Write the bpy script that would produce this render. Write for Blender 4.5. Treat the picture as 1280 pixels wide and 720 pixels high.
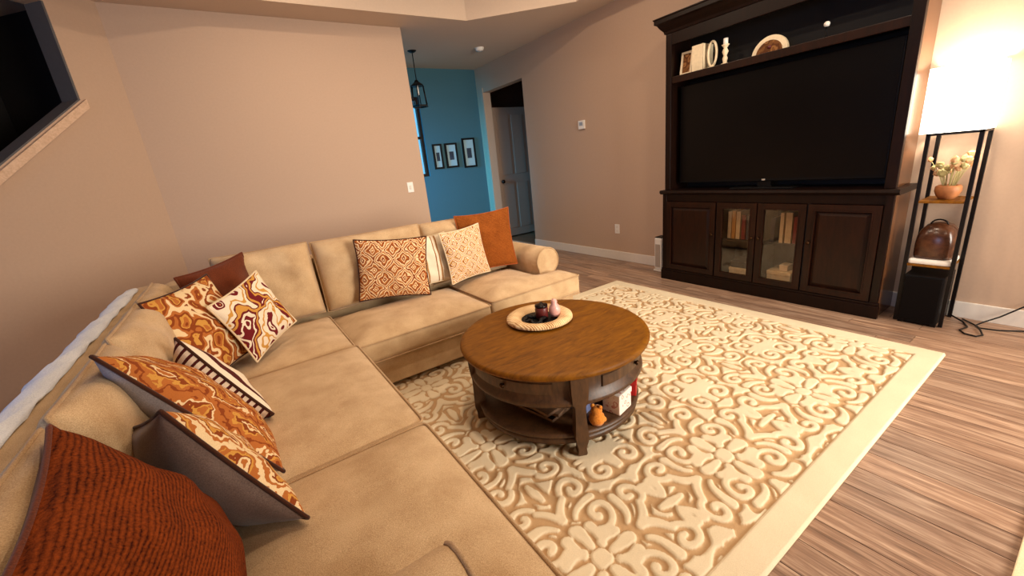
import bpy, bmesh, math, random
import numpy as np
from mathutils import Vector, Matrix
random.seed(7); rng = np.random.default_rng(7)
for o in list(bpy.data.objects): bpy.data.objects.remove(o, do_unlink=True)
S = bpy.context.scene; C = S.collection
PI = math.pi

# ------------------------------------------------------------------ camera
YAW, PIT, ROL, FPX, CAMH = 0.572929, 0.296597, -0.107433, 511.79, 1.3
fw = Vector((math.sin(YAW)*math.cos(PIT), math.cos(YAW)*math.cos(PIT), -math.sin(PIT)))
r0 = Vector((math.cos(YAW), -math.sin(YAW), 0)); u0 = r0.cross(fw)
rt = r0*math.cos(ROL) + u0*math.sin(ROL); up = -r0*math.sin(ROL) + u0*math.cos(ROL)
cam = bpy.data.objects.new('camera', bpy.data.cameras.new('camera')); C.objects.link(cam)
cam.data.sensor_width = 36; cam.data.sensor_fit = 'HORIZONTAL'; cam.data.lens = FPX/1280*36
cam.data.clip_start = 0.02
M = Matrix((rt, up, -fw)).transposed().to_4x4(); M.translation = (0, 0, CAMH)
cam.matrix_world = M; S.camera = cam

# ------------------------------------------------------------------ world, exposure, large lights
S.view_settings.view_transform = 'Standard'; S.view_settings.look = 'None'
S.view_settings.exposure = -0.07; S.view_settings.gamma = 1; S.view_settings.use_curve_mapping = False
w = bpy.data.worlds.new('World'); S.world = w; w.use_nodes = True
bg = w.node_tree.nodes['Background']; bg.inputs[0].default_value = (0.10, 0.50, 0.85, 1); bg.inputs[1].default_value = 1.6

def area(name, loc, target, sx, sy, power, col):
    l = bpy.data.lights.new(name, 'AREA'); l.shape = 'RECTANGLE'; l.size = sx; l.size_y = sy
    l.energy = power; l.color = col
    o = bpy.data.objects.new(name, l); C.objects.link(o); o.location = loc
    o.rotation_euler = (Vector(target)-Vector(loc)).to_track_quat('-Z', 'Y').to_euler(); return o
# daylight at the three windows the camera does not look through
area('daylight_hall', (0.12, 5.6, 1.55), (2.2, 6.4, 1.1), 1.1, 1.4, 42, (0.005, 0.36, 0.70)).data.spread = math.radians(56)
area('daylight_left', (-3.2, 0.35, 1.5), (0, 1.6, .7), 1.3, 1.3, 34, (0.36, 0.55, 1.0))
area('daylight_rear', (2.6, -2.12, 1.45), (2.3, 3.6, .75), 1.7, 1.5, 94, (1.0, 0.90, 0.77)).data.spread = math.radians(96)
# unseen downlights added as warm fill in the tray ceiling (disc fittings built further down)
CANS = [(0.75, 3.45), (2.5, 3.0), (0.75, 1.1), (2.5, 1.1), (1.6, 2.1), (1.6, -0.6)]
for cx, cy in CANS:
    l = bpy.data.lights.new('downlight', 'AREA'); l.shape = 'DISK'; l.size = 0.13
    l.energy = 16; l.color = (1.0, 0.79, 0.58)
    o = bpy.data.objects.new('fill_downlight_lamp', l); C.objects.link(o)
    o.location = (cx, cy, 3.085 if cx > 0 and cy > -0.4 else 2.785)

# ------------------------------------------------------------------ node helpers
def lin(r, g, b):
    f = lambda c: (c/255/12.92) if c/255 <= 0.04045 else ((c/255+0.055)/1.055)**2.4
    return (f(r), f(g), f(b), 1)
class NT:
    def __init__(s, name):
        s.m = bpy.data.materials.new(name); s.m.use_nodes = True; s.t = s.m.node_tree
        s.b = s.t.nodes['Principled BSDF']; s.out = s.t.nodes['Material Output']
    def n(s, typ, **kw):
        nd = s.t.nodes.new(typ)
        for k, v in kw.items():
            if k.startswith('_'): setattr(nd, k[1:], v)
            else:
                key = int(k[1:]) if k[0] == 'i' and k[1:].isdigit() else k.replace('__', ' ')
                if hasattr(v, 'is_output') or isinstance(v, bpy.types.NodeSocket): s.t.links.new(v, nd.inputs[key])
                else: nd.inputs[key].default_value = v
        return nd
    def link(s, a, b): s.t.links.new(a, b)
    def math(s, op, a, b=0.0, c=0.0):
        nd = s.t.nodes.new('ShaderNodeMath'); nd.operation = op
        for i, v in enumerate((a, b, c)):
            if isinstance(v, bpy.types.NodeSocket): s.t.links.new(v, nd.inputs[i])
            else: nd.inputs[i].default_value = v
        return nd.outputs[0]
    def ramp(s, fac, stops, interp='LINEAR'):
        nd = s.t.nodes.new('ShaderNodeValToRGB'); nd.color_ramp.interpolation = interp
        e = nd.color_ramp.elements
        e.remove(e[1]); e[0].position = stops[0][0]; e[0].color = stops[0][1]
        for p, c in stops[1:]: e.new(p).color = c
        s.t.links.new(fac, nd.inputs[0]); return nd.outputs[0]
    def mix(s, fac, a, b, mode='MIX'):
        nd = s.t.nodes.new('ShaderNodeMix'); nd.data_type = 'RGBA'; nd.blend_type = mode
        for i, v in ((0, fac), (6, a), (7, b)):
            if isinstance(v, bpy.types.NodeSocket): s.t.links.new(v, nd.inputs[i])
            else: nd.inputs[i].default_value = v
        return nd.outputs[2]
    def obj(s):
        return s.n('ShaderNodeTexCoord').outputs['Object']
    def noise(s, vec, scale, detail=3, rough=.5, dist=0.0):
        return s.n('ShaderNodeTexNoise', Vector=vec, Scale=scale, Detail=detail, Roughness=rough, Distortion=dist)
    def bump(s, h, strength=.3, dist=.01):
        nd = s.n('ShaderNodeBump', Height=h, Strength=strength, Distance=dist); s.link(nd.outputs[0], s.b.inputs['Normal'])
    def set(s, col=None, rough=None, **kw):
        if col is not None:
            if isinstance(col, bpy.types.NodeSocket): s.link(col, s.b.inputs['Base Color'])
            else: s.b.inputs['Base Color'].default_value = col
        if rough is not None:
            if isinstance(rough, bpy.types.NodeSocket): s.link(rough, s.b.inputs['Roughness'])
            else: s.b.inputs['Roughness'].default_value = rough
        for k, v in kw.items(): s.b.inputs[k.replace('__', ' ')].default_value = v
        return s.m

def plain(name, col, rough=.5, var=.06, scale=30, bump=0.0, **kw):
    t = NT(name); nz = t.noise(t.obj(), scale, 3)
    lo = tuple(max(0, c*(1-var)) for c in col[:3])+(1,); hi = tuple(min(1, c*(1+var)) for c in col[:3])+(1,)
    m = t.set(t.ramp(nz.outputs[0], [(.3, lo), (.7, hi)]), rough, **kw)
    if bump: t.bump(nz.outputs[0], bump, .003)
    return m
def wood(name, dark, light, rough=.4, sc=(2, 14, 14), bump=.08, **kw):
    t = NT(name); mp = t.n('ShaderNodeMapping', Vector=t.obj()); mp.inputs['Scale'].default_value = sc
    n1 = t.noise(mp.outputs[0], 2.2, 5, .6, 1.2); n2 = t.noise(mp.outputs[0], 9, 3, .6)
    f = t.math('ADD', t.math('MULTIPLY', n1.outputs[0], .7), t.math('MULTIPLY', n2.outputs[0], .3))
    m = t.set(t.ramp(f, [(.32, dark), (.68, light)]), rough, **kw); t.bump(f, bump, .002); return m
def fabric(name, a, b, weave=420, rough=.95, bump=.35):
    t = NT(name); o = t.obj(); n1 = t.noise(o, weave, 2, .7); n2 = t.noise(o, 9, 3)
    f = t.math('ADD', t.math('MULTIPLY', n1.outputs[0], .65), t.math('MULTIPLY', n2.outputs[0], .35))
    m = t.set(t.ramp(f, [(.35, a), (.65, b)]), rough, Specular__IOR__Level=.15); t.b.inputs['Sheen Weight'].default_value = .15
    t.bump(n1.outputs[0], bump, .004); return m

MT = {}
MT['wall'] = plain('wall_paint', lin(189, 160, 136), .75, .02, 60, .05)
MT['ceil'] = plain('ceiling_paint', lin(206, 182, 158), .85, .02, 60, .05)
MT['white'] = plain('white_trim_paint', lin(226, 216, 204), .45, .02)
MT['dark'] = plain('stairwell_shade', lin(20, 15, 13), .9, .1)  # near-black colour puts the unlit stairwell's shade into its walls
MT['jamb'] = plain('grey_jamb_paint', lin(92, 88, 88), .7, .03)
MT['sill'] = wood('pale_sill_wood', lin(196, 160, 130), lin(228, 196, 166), .5)
MT['plate'] = plain('white_plastic', lin(236, 230, 220), .35, .01)
MT['espresso'] = wood('espresso_wood', lin(12, 4, 2), lin(27, 10, 4), .35, (10, 10, 1.6), .05, Specular__IOR__Level=.22)
MT['lamplit_side'] = wood('lamplit_side_wood', lin(66, 36, 18), lin(104, 64, 34), .2, (10, 10, 1.6), .03)  # cabinet wood made lighter, floor lamp's light put into the colour
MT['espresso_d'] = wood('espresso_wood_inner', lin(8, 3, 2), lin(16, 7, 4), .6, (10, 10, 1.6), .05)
MT['black'] = plain('black_plastic', lin(7, 5, 5), .45, .1, Specular__IOR__Level=.2)
MT['screen'] = plain('screen_glass', lin(5, 3, 3), .3, .05, Specular__IOR__Level=.2)
MT['metal'] = plain('black_metal', lin(22, 16, 14), .4, .1, Metallic=.6)
MT['bronze'] = plain('bronze_metal', lin(60, 38, 20), .35, .1, Metallic=.9)
MT['tablewood'] = wood('walnut_table_wood', lin(86, 47, 2), lin(138, 86, 8), .55, (3, 14, 6), .06, Specular__IOR__Level=.2)
MT['tableleg'] = wood('table_side_wood', lin(48, 29, 14), lin(90, 59, 33), .45, (10, 10, 3), .06)
MT['sofa'] = fabric('oatmeal_chenille', lin(168, 134, 94), lin(214, 184, 144))
MT['sofa_pipe'] = fabric('oatmeal_piping', lin(150, 116, 80), lin(196, 164, 124))
MT['throw'] = fabric('pale_throw_cotton', lin(206, 212, 224), lin(236, 240, 246), 260)
MT['grey_velvet'] = fabric('grey_taupe_velvet', lin(96, 78, 70), lin(128, 108, 98), 300, .7, .15)
MT['blue_velvet'] = fabric('silver_grey_velvet', lin(122, 118, 122), lin(156, 150, 152), 300, .7, .15)
MT['pipe_dark'] = fabric('dark_brown_piping', lin(48, 24, 14), lin(74, 38, 20))
MT['rust'] = fabric('rust_chenille', lin(120, 54, 20), lin(180, 92, 40), 180, .95, .5)
MT['rust_dark'] = fabric('russet_velvet', lin(76, 32, 12), lin(112, 50, 20), 260, .9, .2)
MT['cream_pipe'] = fabric('cream_piping', lin(206, 180, 140), lin(236, 214, 178))

def m_glass(name, tint=(1, 1, 1, 1), t_amt=.9):
    t = NT(name); tr = t.n('ShaderNodeBsdfTransparent', Color=tint); gl = t.n('ShaderNodeBsdfGlossy', Roughness=.05)
    nz = t.noise(t.obj(), 3, 1); mx = t.n('ShaderNodeMixShader'); 
    f = t.math('ADD', 1-t_amt, t.math('MULTIPLY', nz.outputs[0], .01)); t.link(f, mx.inputs[0])
    t.link(tr.outputs[0], mx.inputs[1]); t.link(gl.outputs[0], mx.inputs[2]); t.link(mx.outputs[0], t.out.inputs[0]); return t.m
MT['glass'] = m_glass('clear_glass'); MT['cabglass'] = m_glass('cabinet_glass', (.9, .85, .8, 1), .95)

def m_emit(name, col, strength, var=.03):
    t = NT(name); nz = t.noise(t.obj(), 14, 3)
    c2 = tuple(c*(1-var) for c in col[:3])+(1,)
    e = t.n('ShaderNodeEmission', Strength=strength); t.link(t.ramp(nz.outputs[0], [(.3, c2), (.7, col)]), e.inputs[0])
    t.link(e.outputs[0], t.out.inputs[0]); return t.m
MT['shade'] = m_emit('lit_linen_shade', (1.0, 0.88, 0.70, 1), 10)
MT['lens'] = m_emit('fill_downlight_lens', (1.0, .79, .58, 1), 4.0)
MT['bulb'] = m_emit('warm_bulb', (1.0, 0.72, 0.42, 1), 12)

# planks: colour from each plank's own random number
t = NT('floor_plank_wood'); o_ = t.obj(); ri = t.n('ShaderNodeObjectInfo').outputs['Random']
off = t.n('ShaderNodeCombineXYZ', X=t.math('MULTIPLY', ri, 37.0), Y=t.math('MULTIPLY', ri, 91.0))
va = t.n('ShaderNodeVectorMath', i0=o_, i1=off.outputs[0])
mp = t.n('ShaderNodeMapping', Vector=va.outputs[0]); mp.inputs['Scale'].default_value = (26, 1.5, 1)
n1 = t.noise(mp.outputs[0], 1.4, 6, .65, .8); n2 = t.noise(mp.outputs[0], 5, 3, .6)
f = t.math('ADD', t.math('MULTIPLY', n1.outputs[0], .75), t.math('MULTIPLY', n2.outputs[0], .25))
c1 = t.ramp(f, [(.28, lin(78, 55, 43)), (.48, lin(150, 119, 97)), (.68, lin(208, 180, 154))])
c2 = t.ramp(ri, [(0, (.72, .70, .70, 1)), (1, (1.06, 1.0, .95, 1))])
t.set(t.mix(1.0, c1, c2, 'MULTIPLY'), t.math('ADD', .30, t.math('MULTIPLY', n2.outputs[0], .16))); t.bump(f, .12, .003)
MT['plank'] = t.m
MT['subfloor'] = wood('floor_wood_far', lin(92, 64, 46), lin(150, 112, 82), .4, (26, 1.5, 1))

# rug: cream pile cut over a tan ground, pattern carried as an attribute of the mesh
t = NT('carved_wool_rug'); at = t.n('ShaderNodeAttribute', _attribute_name='pile'); o_ = t.obj()
nz = t.noise(o_, 300, 2, .7); nb = t.noise(o_, 5, 3)
base = t.ramp(at.outputs['Fac'], [(.15, lin(194, 160, 120)), (.75, lin(230, 214, 184))])
v = t.ramp(t.math('ADD', t.math('MULTIPLY', nz.outputs[0], .6), t.math('MULTIPLY', nb.outputs[0], .4)), [(.3, (.84, .82, .78, 1)), (.7, (1.05, 1.04, 1.03, 1))])
t.set(t.mix(1.0, base, v, 'MULTIPLY'), .95, Specular__IOR__Level=.1); t.bump(nz.outputs[0], .4, .004); MT['rug'] = t.m

# cushion prints (object coordinates of each flat-cut panel)
def xy(t, sx, sy=None, dist=0.0, dscale=14):
    o = t.obj(); sy = sy or sx
    if dist:
        nz = t.noise(o, dscale, 2); d = t.n('ShaderNodeVectorMath', _operation='SUBTRACT', i0=nz.outputs['Color'], i1=(.5, .5, .5))
        d2 = t.n('ShaderNodeVectorMath', _operation='SCALE', i0=d.outputs[0]); d2.inputs['Scale'].default_value = dist
        o = t.n('ShaderNodeVectorMath', i0=o, i1=d2.outputs[0]).outputs[0]
    sp = t.n('ShaderNodeSeparateXYZ', Vector=o)
    return t.math('MULTIPLY', sp.outputs[0], sx), t.math('MULTIPLY', sp.outputs[1], sy)
def tri(t, v): return t.math('ABSOLUTE', t.math('SUBTRACT', t.math('FRACT', v), .5))
def finish(t, col):
    nz = t.noise(t.obj(), 500, 2, .7)
    t.set(t.mix(.35, col, t.ramp(nz.outputs[0], [(.3, (.55, .5, .45, 1)), (.7, (1.1, 1.1, 1.1, 1))]), 'MULTIPLY'), .9, Specular__IOR__Level=.15)
    t.bump(nz.outputs[0], .3, .003); return t.m
def ikat(name, s, pal, dist=.02, asp=1.0):
    t = NT(name); x, y = xy(t, s, s*asp, dist, 22)
    d = t.math('ADD', tri(t, x), tri(t, y))
    d2 = t.math('FRACT', t.math('MULTIPLY', d, 2.0))
    x2, y2 = xy(t, s*3.1, s*2.2, dist*1.5, 30); e = t.math('MULTIPLY', tri(t, x2), tri(t, y2))
    f = t.math('FRACT', t.math('ADD', d2, t.math('MULTIPLY', e, .9)))
    return finish(t, t.ramp(f, pal, 'CONSTANT'))
WH, BU = lin(238, 222, 196), lin(112, 30, 34)
R1, R2, CR, GD, DK = lin(138, 66, 28), lin(180, 106, 50), lin(232, 204, 158), lin(206, 150, 70), lin(96, 40, 18)
MT['ikat_big'] = ikat('rust_cream_ikat', 7.4, [(0, CR), (.13, R1), (.30, CR), (.42, R2), (.56, R1), (.70, CR), (.84, R2)], .03)
MT['ikat_small'] = ikat('gold_cream_ikat', 10.3, [(0, WH), (.14, GD), (.34, WH), (.46, R1), (.58, GD), (.72, WH), (.86, R2)], .022)
MT['ikat_edge'] = ikat('orange_cream_flamestitch', 9.0, [(0, CR), (.25, R2), (.40, GD), (.55, R1), (.66, CR), (.82, R2)], .05, .55)
MT['ikat_dark'] = ikat('amber_flamestitch', 8.0, [(0, R2), (.22, CR), (.34, R1), (.52, GD), (.64, R2), (.85, R1)], .07, .45)
def paisley(name, s, pal, dist):
    t = NT(name); o = t.obj(); nz = t.noise(o, 7, 2)
    d2 = t.n('ShaderNodeVectorMath', _operation='SCALE', i0=nz.outputs['Color']); d2.inputs['Scale'].default_value = dist
    vv = t.n('ShaderNodeVectorMath', i0=o, i1=d2.outputs[0]).outputs[0]
    v1 = t.n('ShaderNodeTexVoronoi', Vector=vv, Scale=s); v2 = t.n('ShaderNodeTexVoronoi', Vector=vv, Scale=s*2.7)
    f = t.math('FRACT', t.math('ADD', t.math('MULTIPLY', v1.outputs['Distance'], 1.55), t.math('MULTIPLY', v2.outputs['Distance'], .25)))
    return finish(t, t.ramp(f, pal, 'CONSTANT'))
MT['paisley'] = paisley('amber_paisley', 8.5, [(0, CR), (.12, R1), (.30, R2), (.48, GD), (.58, R1), (.74, R2), (.88, CR)], .25)
MT['burgundy'] = paisley('cream_burgundy_paisley', 5.6, [(0, GD), (.13, BU), (.26, WH), (.33, BU), (.50, WH), (.72, GD), (.80, WH), (.93, BU)], .22)
def stripes(name, s, pal, axis=0):
    t = NT(name); x, y = xy(t, s, s, .004, 30)
    return finish(t, t.ramp(t.math('FRACT', (x, y)[axis]), pal, 'CONSTANT'))
MT['stripe_cream'] = stripes('cream_tan_stripe', 9, [(0, WH), (.34, lin(150, 100, 52)), (.42, WH), (.60, lin(176, 128, 76)), (.72, WH)])
MT['stripe_fine'] = stripes('cream_maroon_pinstripe', 34, [(0, WH), (.62, lin(84, 34, 30))], 1)
MT['stripe_dark'] = stripes('cream_maroon_stripe', 13, [(0, WH), (.58, lin(84, 34, 30)), (.82, WH)])
def knit(name, a, b):
    t = NT(name); x, y = xy(t, 105, 118, .007, 30)
    row = t.math('ABSOLUTE', t.math('SINE', t.math('MULTIPLY', y, PI)))
    n0 = t.noise(t.obj(), 170, 2, .6); nz = t.noise(t.obj(), 14, 3)
    g = t.math('ADD', t.math('ADD', t.math('MULTIPLY', row, .28), t.math('MULTIPLY', n0.outputs[0], .75)), t.math('MULTIPLY', nz.outputs[0], .3))
    t.set(t.ramp(g, [(.42, a), (.92, b)]), .95, Specular__IOR__Level=.1); t.bump(g, .7, .006); return t.m
MT['knit'] = knit('rust_knit', lin(56, 18, 6), lin(134, 60, 20))
MT['knit2'] = knit('orange_rust_knit', lin(92, 42, 12), lin(158, 86, 32))
t = NT('woven_straw'); o_ = t.obj(); wv = t.n('ShaderNodeTexWave', Vector=o_, Scale=28.0, Distortion=3.0); nz = t.noise(o_, 12, 3)
f = t.math('ADD', t.math('MULTIPLY', wv.outputs['Fac'], .35), t.math('MULTIPLY', nz.outputs[0], .75))
t.set(t.ramp(f, [(.32, lin(150, 92, 48)), (.48, lin(214, 172, 116)), (.8, lin(240, 212, 166))]), .8); t.bump(wv.outputs['Fac'], .4, .004); MT['straw'] = t.m

# ------------------------------------------------------------------ mesh helpers
def link(name, me, mat=None, parent=None, smooth=False, kind=None):
    if isinstance(me, bmesh.types.BMesh):
        b = me; me = bpy.data.meshes.new(name); bmesh.ops.recalc_face_normals(b, faces=b.faces[:]); b.to_mesh(me); b.free()
    if mat is not None and not me.materials: me.materials.append(MT[mat] if isinstance(mat, str) else mat)
    if smooth:
        me.polygons.foreach_set('use_smooth', [True]*len(me.polygons))
    o = bpy.data.objects.new(name, me); C.objects.link(o)
    if parent: o.parent = parent
    if kind: o['kind'] = kind
    return o
def tag(o, label, cat, group=None):
    o['label'] = label; o['category'] = cat
    if group: o['group'] = group
    return o
def thing(name, label, cat, loc=(0, 0, 0), rz=0, group=None):
    o = bpy.data.objects.new(name, None); C.objects.link(o); o.location = loc; o.rotation_euler = (0, 0, rz)
    return tag(o, label, cat, group)
def box(b, x0, y0, z0, x1, y1, z1, bev=0.0):
    r = bmesh.ops.create_cube(b, size=1.0); vs = r['verts']
    for v in vs:
        v.co = Vector(((x0+x1)/2+v.co.x*(x1-x0), (y0+y1)/2+v.co.y*(y1-y0), (z0+z1)/2+v.co.z*(z1-z0)))
    if bev:
        es = list({e for v in vs for e in v.link_edges})
        bmesh.ops.bevel(b, geom=es, offset=bev, segments=2, affect='EDGES', profile=.6)
def bx(name, ext, mat, parent=None, bev=0.0, kind=None):
    b = bmesh.new(); box(b, *ext, bev=bev); return link(name, b, mat, parent, kind=kind)
def lathe(b, prof, n=32, cx=0, cy=0):
    rings = []
    for r, z in prof:
        if r < 1e-6: rings.append([b.verts.new((cx, cy, z))])
        else: rings.append([b.verts.new((cx+r*math.cos(2*PI*i/n), cy+r*math.sin(2*PI*i/n), z)) for i in range(n)])
    for a, c in zip(rings, rings[1:]):
        for i in range(n):
            j = (i+1) % n
            q = [a[i % len(a)], a[j % len(a)], c[j % len(c)], c[i % len(c)]]
            q = list(dict.fromkeys(q))
            if len(q) > 2: b.faces.new(q)
def lt(name, prof, mat, parent=None, n=32, smooth=True, cx=0, cy=0):
    b = bmesh.new(); lathe(b, prof, n, cx, cy); o = link(name, b, mat, parent, smooth)
    return o
def tube(b, pts, r, n=8, closed=False):
    pts = [Vector(p) for p in pts]; L = len(pts); rings = []; prev = None
    for i, p in enumerate(pts):
        a = pts[(i-1) % L] if (closed or i > 0) else p; c = pts[(i+1) % L] if (closed or i < L-1) else p
        tg = (c-a).normalized()
        if prev is None: nn = tg.orthogonal().normalized()
        else: nn = (prev-tg*prev.dot(tg)).normalized()
        prev = nn; bb = tg.cross(nn); rr = r[i] if isinstance(r, (list, tuple)) else r
        rings.append([b.verts.new(p+(nn*math.cos(2*PI*k/n)+bb*math.sin(2*PI*k/n))*rr) for k in range(n)])
    for i in range(L if closed else L-1):
        A, B = rings[i], rings[(i+1) % L]
        for k in range(n): b.faces.new((A[k], A[(k+1) % n], B[(k+1) % n], B[k]))
    if not closed: b.faces.new(rings[0]); b.faces.new(rings[-1][::-1])
def tb(name, pts, r, mat, parent=None, n=8, closed=False):
    b = bmesh.new(); tube(b, pts, r, n, closed); return link(name, b, mat, parent, True)
def prism(b, poly, f0, f1):
    A = [b.verts.new(f0(*p)) for p in poly]; B = [b.verts.new(f1(*p)) for p in poly]; n = len(poly)
    b.faces.new(A); b.faces.new(B[::-1])
    for i in range(n): b.faces.new((A[i], B[i], B[(i+1) % n], A[(i+1) % n]))
def slab_with_hole(b, outer, holes, f0, f1):
    """plate between maps f0 and f1 (2-D point -> 3-D), polygon with holes"""
    for f in (f0, f1):
        es = []
        for loop in [outer]+holes:
            vs = [b.verts.new(f(*p)) for p in loop]
            es += [b.edges.new((vs[i], vs[(i+1) % len(vs)])) for i in range(len(vs))]
        bmesh.ops.triangle_fill(b, use_beauty=True, use_dissolve=False, edges=es)
    for loop in [outer]+holes:
        A = [b.verts.new(f0(*p)) for p in loop]; B = [b.verts.new(f1(*p)) for p in loop]
        for i in range(len(loop)): b.faces.new((A[i], B[i], B[(i+1) % len(loop)], A[(i+1) % len(loop)]))
    bmesh.ops.remove_doubles(b, verts=b.verts[:], dist=1e-5)
def bspline(P, it=2):
    P = [Vector(p) for p in P]
    for _ in range(it):
        n = len(P); Q = []
        for i in range(n):
            Q.append(P[i-1]*.125+P[i]*.75+P[(i+1) % n]*.125); Q.append((P[i]+P[(i+1) % n])*.5)
        P = Q
    return P

# ------------------------------------------------------------------ room shell
CZ, TZ, XR, YB, YH = 2.8, 3.1, 3.85, 4.75, 6.4
XL = -3.4; YR = -2.2
floor = bx('floor', (XL-.2, YR-.2, -.12, 5.2, 6.8, -.016), 'subfloor', kind='structure')
PW, PL = .128, 1.25
plank_me = []
for k in range(3):
    b = bmesh.new(); box(b, -PW/2+.0012, -PL/2+.001, -.016, PW/2-.0012, PL/2-.001, 0, .0016)
    me = bpy.data.meshes.new('plank'); bmesh.ops.recalc_face_normals(b, faces=b.faces[:]); b.to_mesh(me); b.free(); me.materials.append(MT['plank']); plank_me.append(me)
RUG = (0.10, 0.405, 3.13, 2.83)
row = 0; x = XR-PW/2
while x > -0.9:
    y = -1.35+random.random()*.6-.6
    while y < YH+.2:
        yc = y+PL/2; hid = (x-PW/2 > RUG[0]+.02 and x+PW/2 < RUG[2]-.02 and y > RUG[1]+.02 and y+PL < RUG[3]-.02) or \
            (x < .3 and .55 < y and y+PL < 3.3) or (x < 1.8 and y > YB) or (x < .2 and y > 2.9)
        if not hid:
            o = bpy.data.objects.new('plank', random.choice(plank_me)); C.objects.link(o); o.location = (x, yc, 0); o.parent = floor
        y += PL
    x -= PW

# ceiling plate with the octagonal tray opening
tray = [(0.35, 4.38), (2.60, 4.36), (3.45, 3.55), (3.45, .45), (2.6, -.4), (.35, -.4), (-.5, .45), (-.5, 3.55)]
b = bmesh.new(); slab_with_hole(b, [(XL-.2, YR-.2), (5.2, YR-.2), (5.2, 6.8), (XL-.2, 6.8)], [tray], lambda u, v: (u, v, CZ), lambda u, v: (u, v, CZ+.06))
ceil = link('ceiling', b, 'ceil', kind='structure')
b = bmesh.new(); n = len(tray)
for i in range(n):
    (xa, ya), (xb, yb) = tray[i], tray[(i+1) % n]
    cx_, cy_ = 1.47, 2.0
    def outw(x, y): return (x+(x-cx_)*.03, y+(y-cy_)*.03)
    A, B = outw(xa, ya), outw(xb, yb)
    q0 = [b.verts.new((xa, ya, z)) for z in (CZ+.06, TZ)]; q1 = [b.verts.new((xb, yb, z)) for z in (CZ+.06, TZ)]
    p0 = [b.verts.new((*A, z)) for z in (CZ+.06, TZ)]; p1 = [b.verts.new((*B, z)) for z in (CZ+.06, TZ)]
    b.faces.new((q0[0], q1[0], q1[1], q0[1])); b.faces.new((p0[0], p1[0], p1[1], p0[1]))
link('tray_side', b, 'ceil', ceil)
b = bmesh.new(); prism(b, [(x+(x-1.47)*.06, y+(y-2)*.06) for x, y in tray], lambda u, v: (u, v, TZ), lambda u, v: (u, v, TZ+.05)); link('tray_top', b, 'ceil', ceil)

# right wall (television wall) with the door opening
DY0, DY1, DZ = 5.13, 6.2, 2.42
b = bmesh.new(); slab_with_hole(b, [(YR-.1, -.02), (YH+.12, -.02), (YH+.12, CZ), (YR-.1, CZ)], [[(DY0, -.01), (DY1, -.01), (DY1, DZ), (DY0, DZ)]], lambda u, v: (XR, u, v), lambda u, v: (XR+.13, u, v))
link('wall_right', b, 'wall', kind='structure')
# casing and the open leaf behind it
cas = bx('trim_1', (XR-.012, DY1, 0, XR, DY1+.075, DZ+.07), 'wall', kind='structure')
MT['doorpaint'] = plain('taupe_door_paint', lin(168, 146, 130), .5, .02)
dr = bx('door_1', (XR+.14, 6.24, .01, XR+.84, 6.28, 2.2), 'doorpaint', kind='structure')
for z0, z1 in ((.15, .95), (1.1, 2.08)):
    for x0 in (XR+.22, XR+.52):
        bx('door_panel', (x0, 6.232, z0, x0+.24, 6.24, z1), 'doorpaint', dr, .004)
kn = lt('door_knob', [(0, -.0), (.012, 0), (.012, .03), (.03, .04), (.034, .055), (.02, .07), (0, .072)], 'metal', dr, 16)
kn.rotation_euler = (PI/2, 0, 0); kn.location = (XR+.21, 6.24, .99)
MT['backroom'] = plain('back_room_wall_shade', lin(92, 58, 40), .8, .03)  # dark brown carries the shadow on the walls beyond the door
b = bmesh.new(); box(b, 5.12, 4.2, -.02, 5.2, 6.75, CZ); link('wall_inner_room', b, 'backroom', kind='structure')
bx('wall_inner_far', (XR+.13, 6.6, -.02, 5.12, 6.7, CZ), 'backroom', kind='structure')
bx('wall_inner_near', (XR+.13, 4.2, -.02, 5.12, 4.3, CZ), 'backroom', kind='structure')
bx('baseboard_right', (XR-.016, YR, 0, XR, DY0, .11), 'white', kind='structure', bev=.004)

# back wall behind the sofa, ends at the hall
bx('wall_back', (-.45, YB, -.02, 1.995, YB+.13, CZ), 'wall', kind='structure')
# slanted left wall with the stair opening; local s along the wall, z up
cs = math.cos(PI/4)
def LW(s, z, d=0.0): return (-.45-cs*s-cs*d, YB-cs*s+cs*d, z)
op = [(.352, 2.066), (.352, 2.70), (2.05, 2.70), (2.05, .772)]
Lmax = 4.17
b = bmesh.new(); slab_with_hole(b, [(0, -.02), (Lmax, -.02), (Lmax, CZ), (0, CZ)], [op], lambda s, z: LW(s, z), lambda s, z: LW(s, z, .15))
wl = link('wall_left', b, 'wall', kind='structure')
b = bmesh.new()   # reveal lining, grey paint, and the pale sloping cap
prism(b, [(.352, 2.05), (.364, 2.05), (.364, 2.70), (.352, 2.70)], lambda s, z: LW(s, z, .004), lambda s, z: LW(s, z, .16)); link('reveal', b, 'jamb', wl)
sl = (2.066-.772)/(2.05-.352)
def capline(s, off): return 2.066-(s-.352)*sl+off
b = bmesh.new(); prism(b, [(.33, capline(.33, -.075)), (.33, capline(.33, -.012)), (2.05, capline(2.05, -.012)), (2.05, capline(2.05, -.075))], lambda s, z: LW(s, z, -.03), lambda s, z: LW(s, z, .0)); 
link('trim_2', b, 'sill', kind='structure')
b = bmesh.new(); prism(b, [(.364, capline(.364, 0)), (.364, capline(.364, .012)), (2.05, capline(2.05, .012)), (2.05, capline(2.05, 0))], lambda s, z: LW(s, z, .0), lambda s, z: LW(s, z, .16)); link('trim_3', b, 'jamb', kind='structure')
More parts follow.
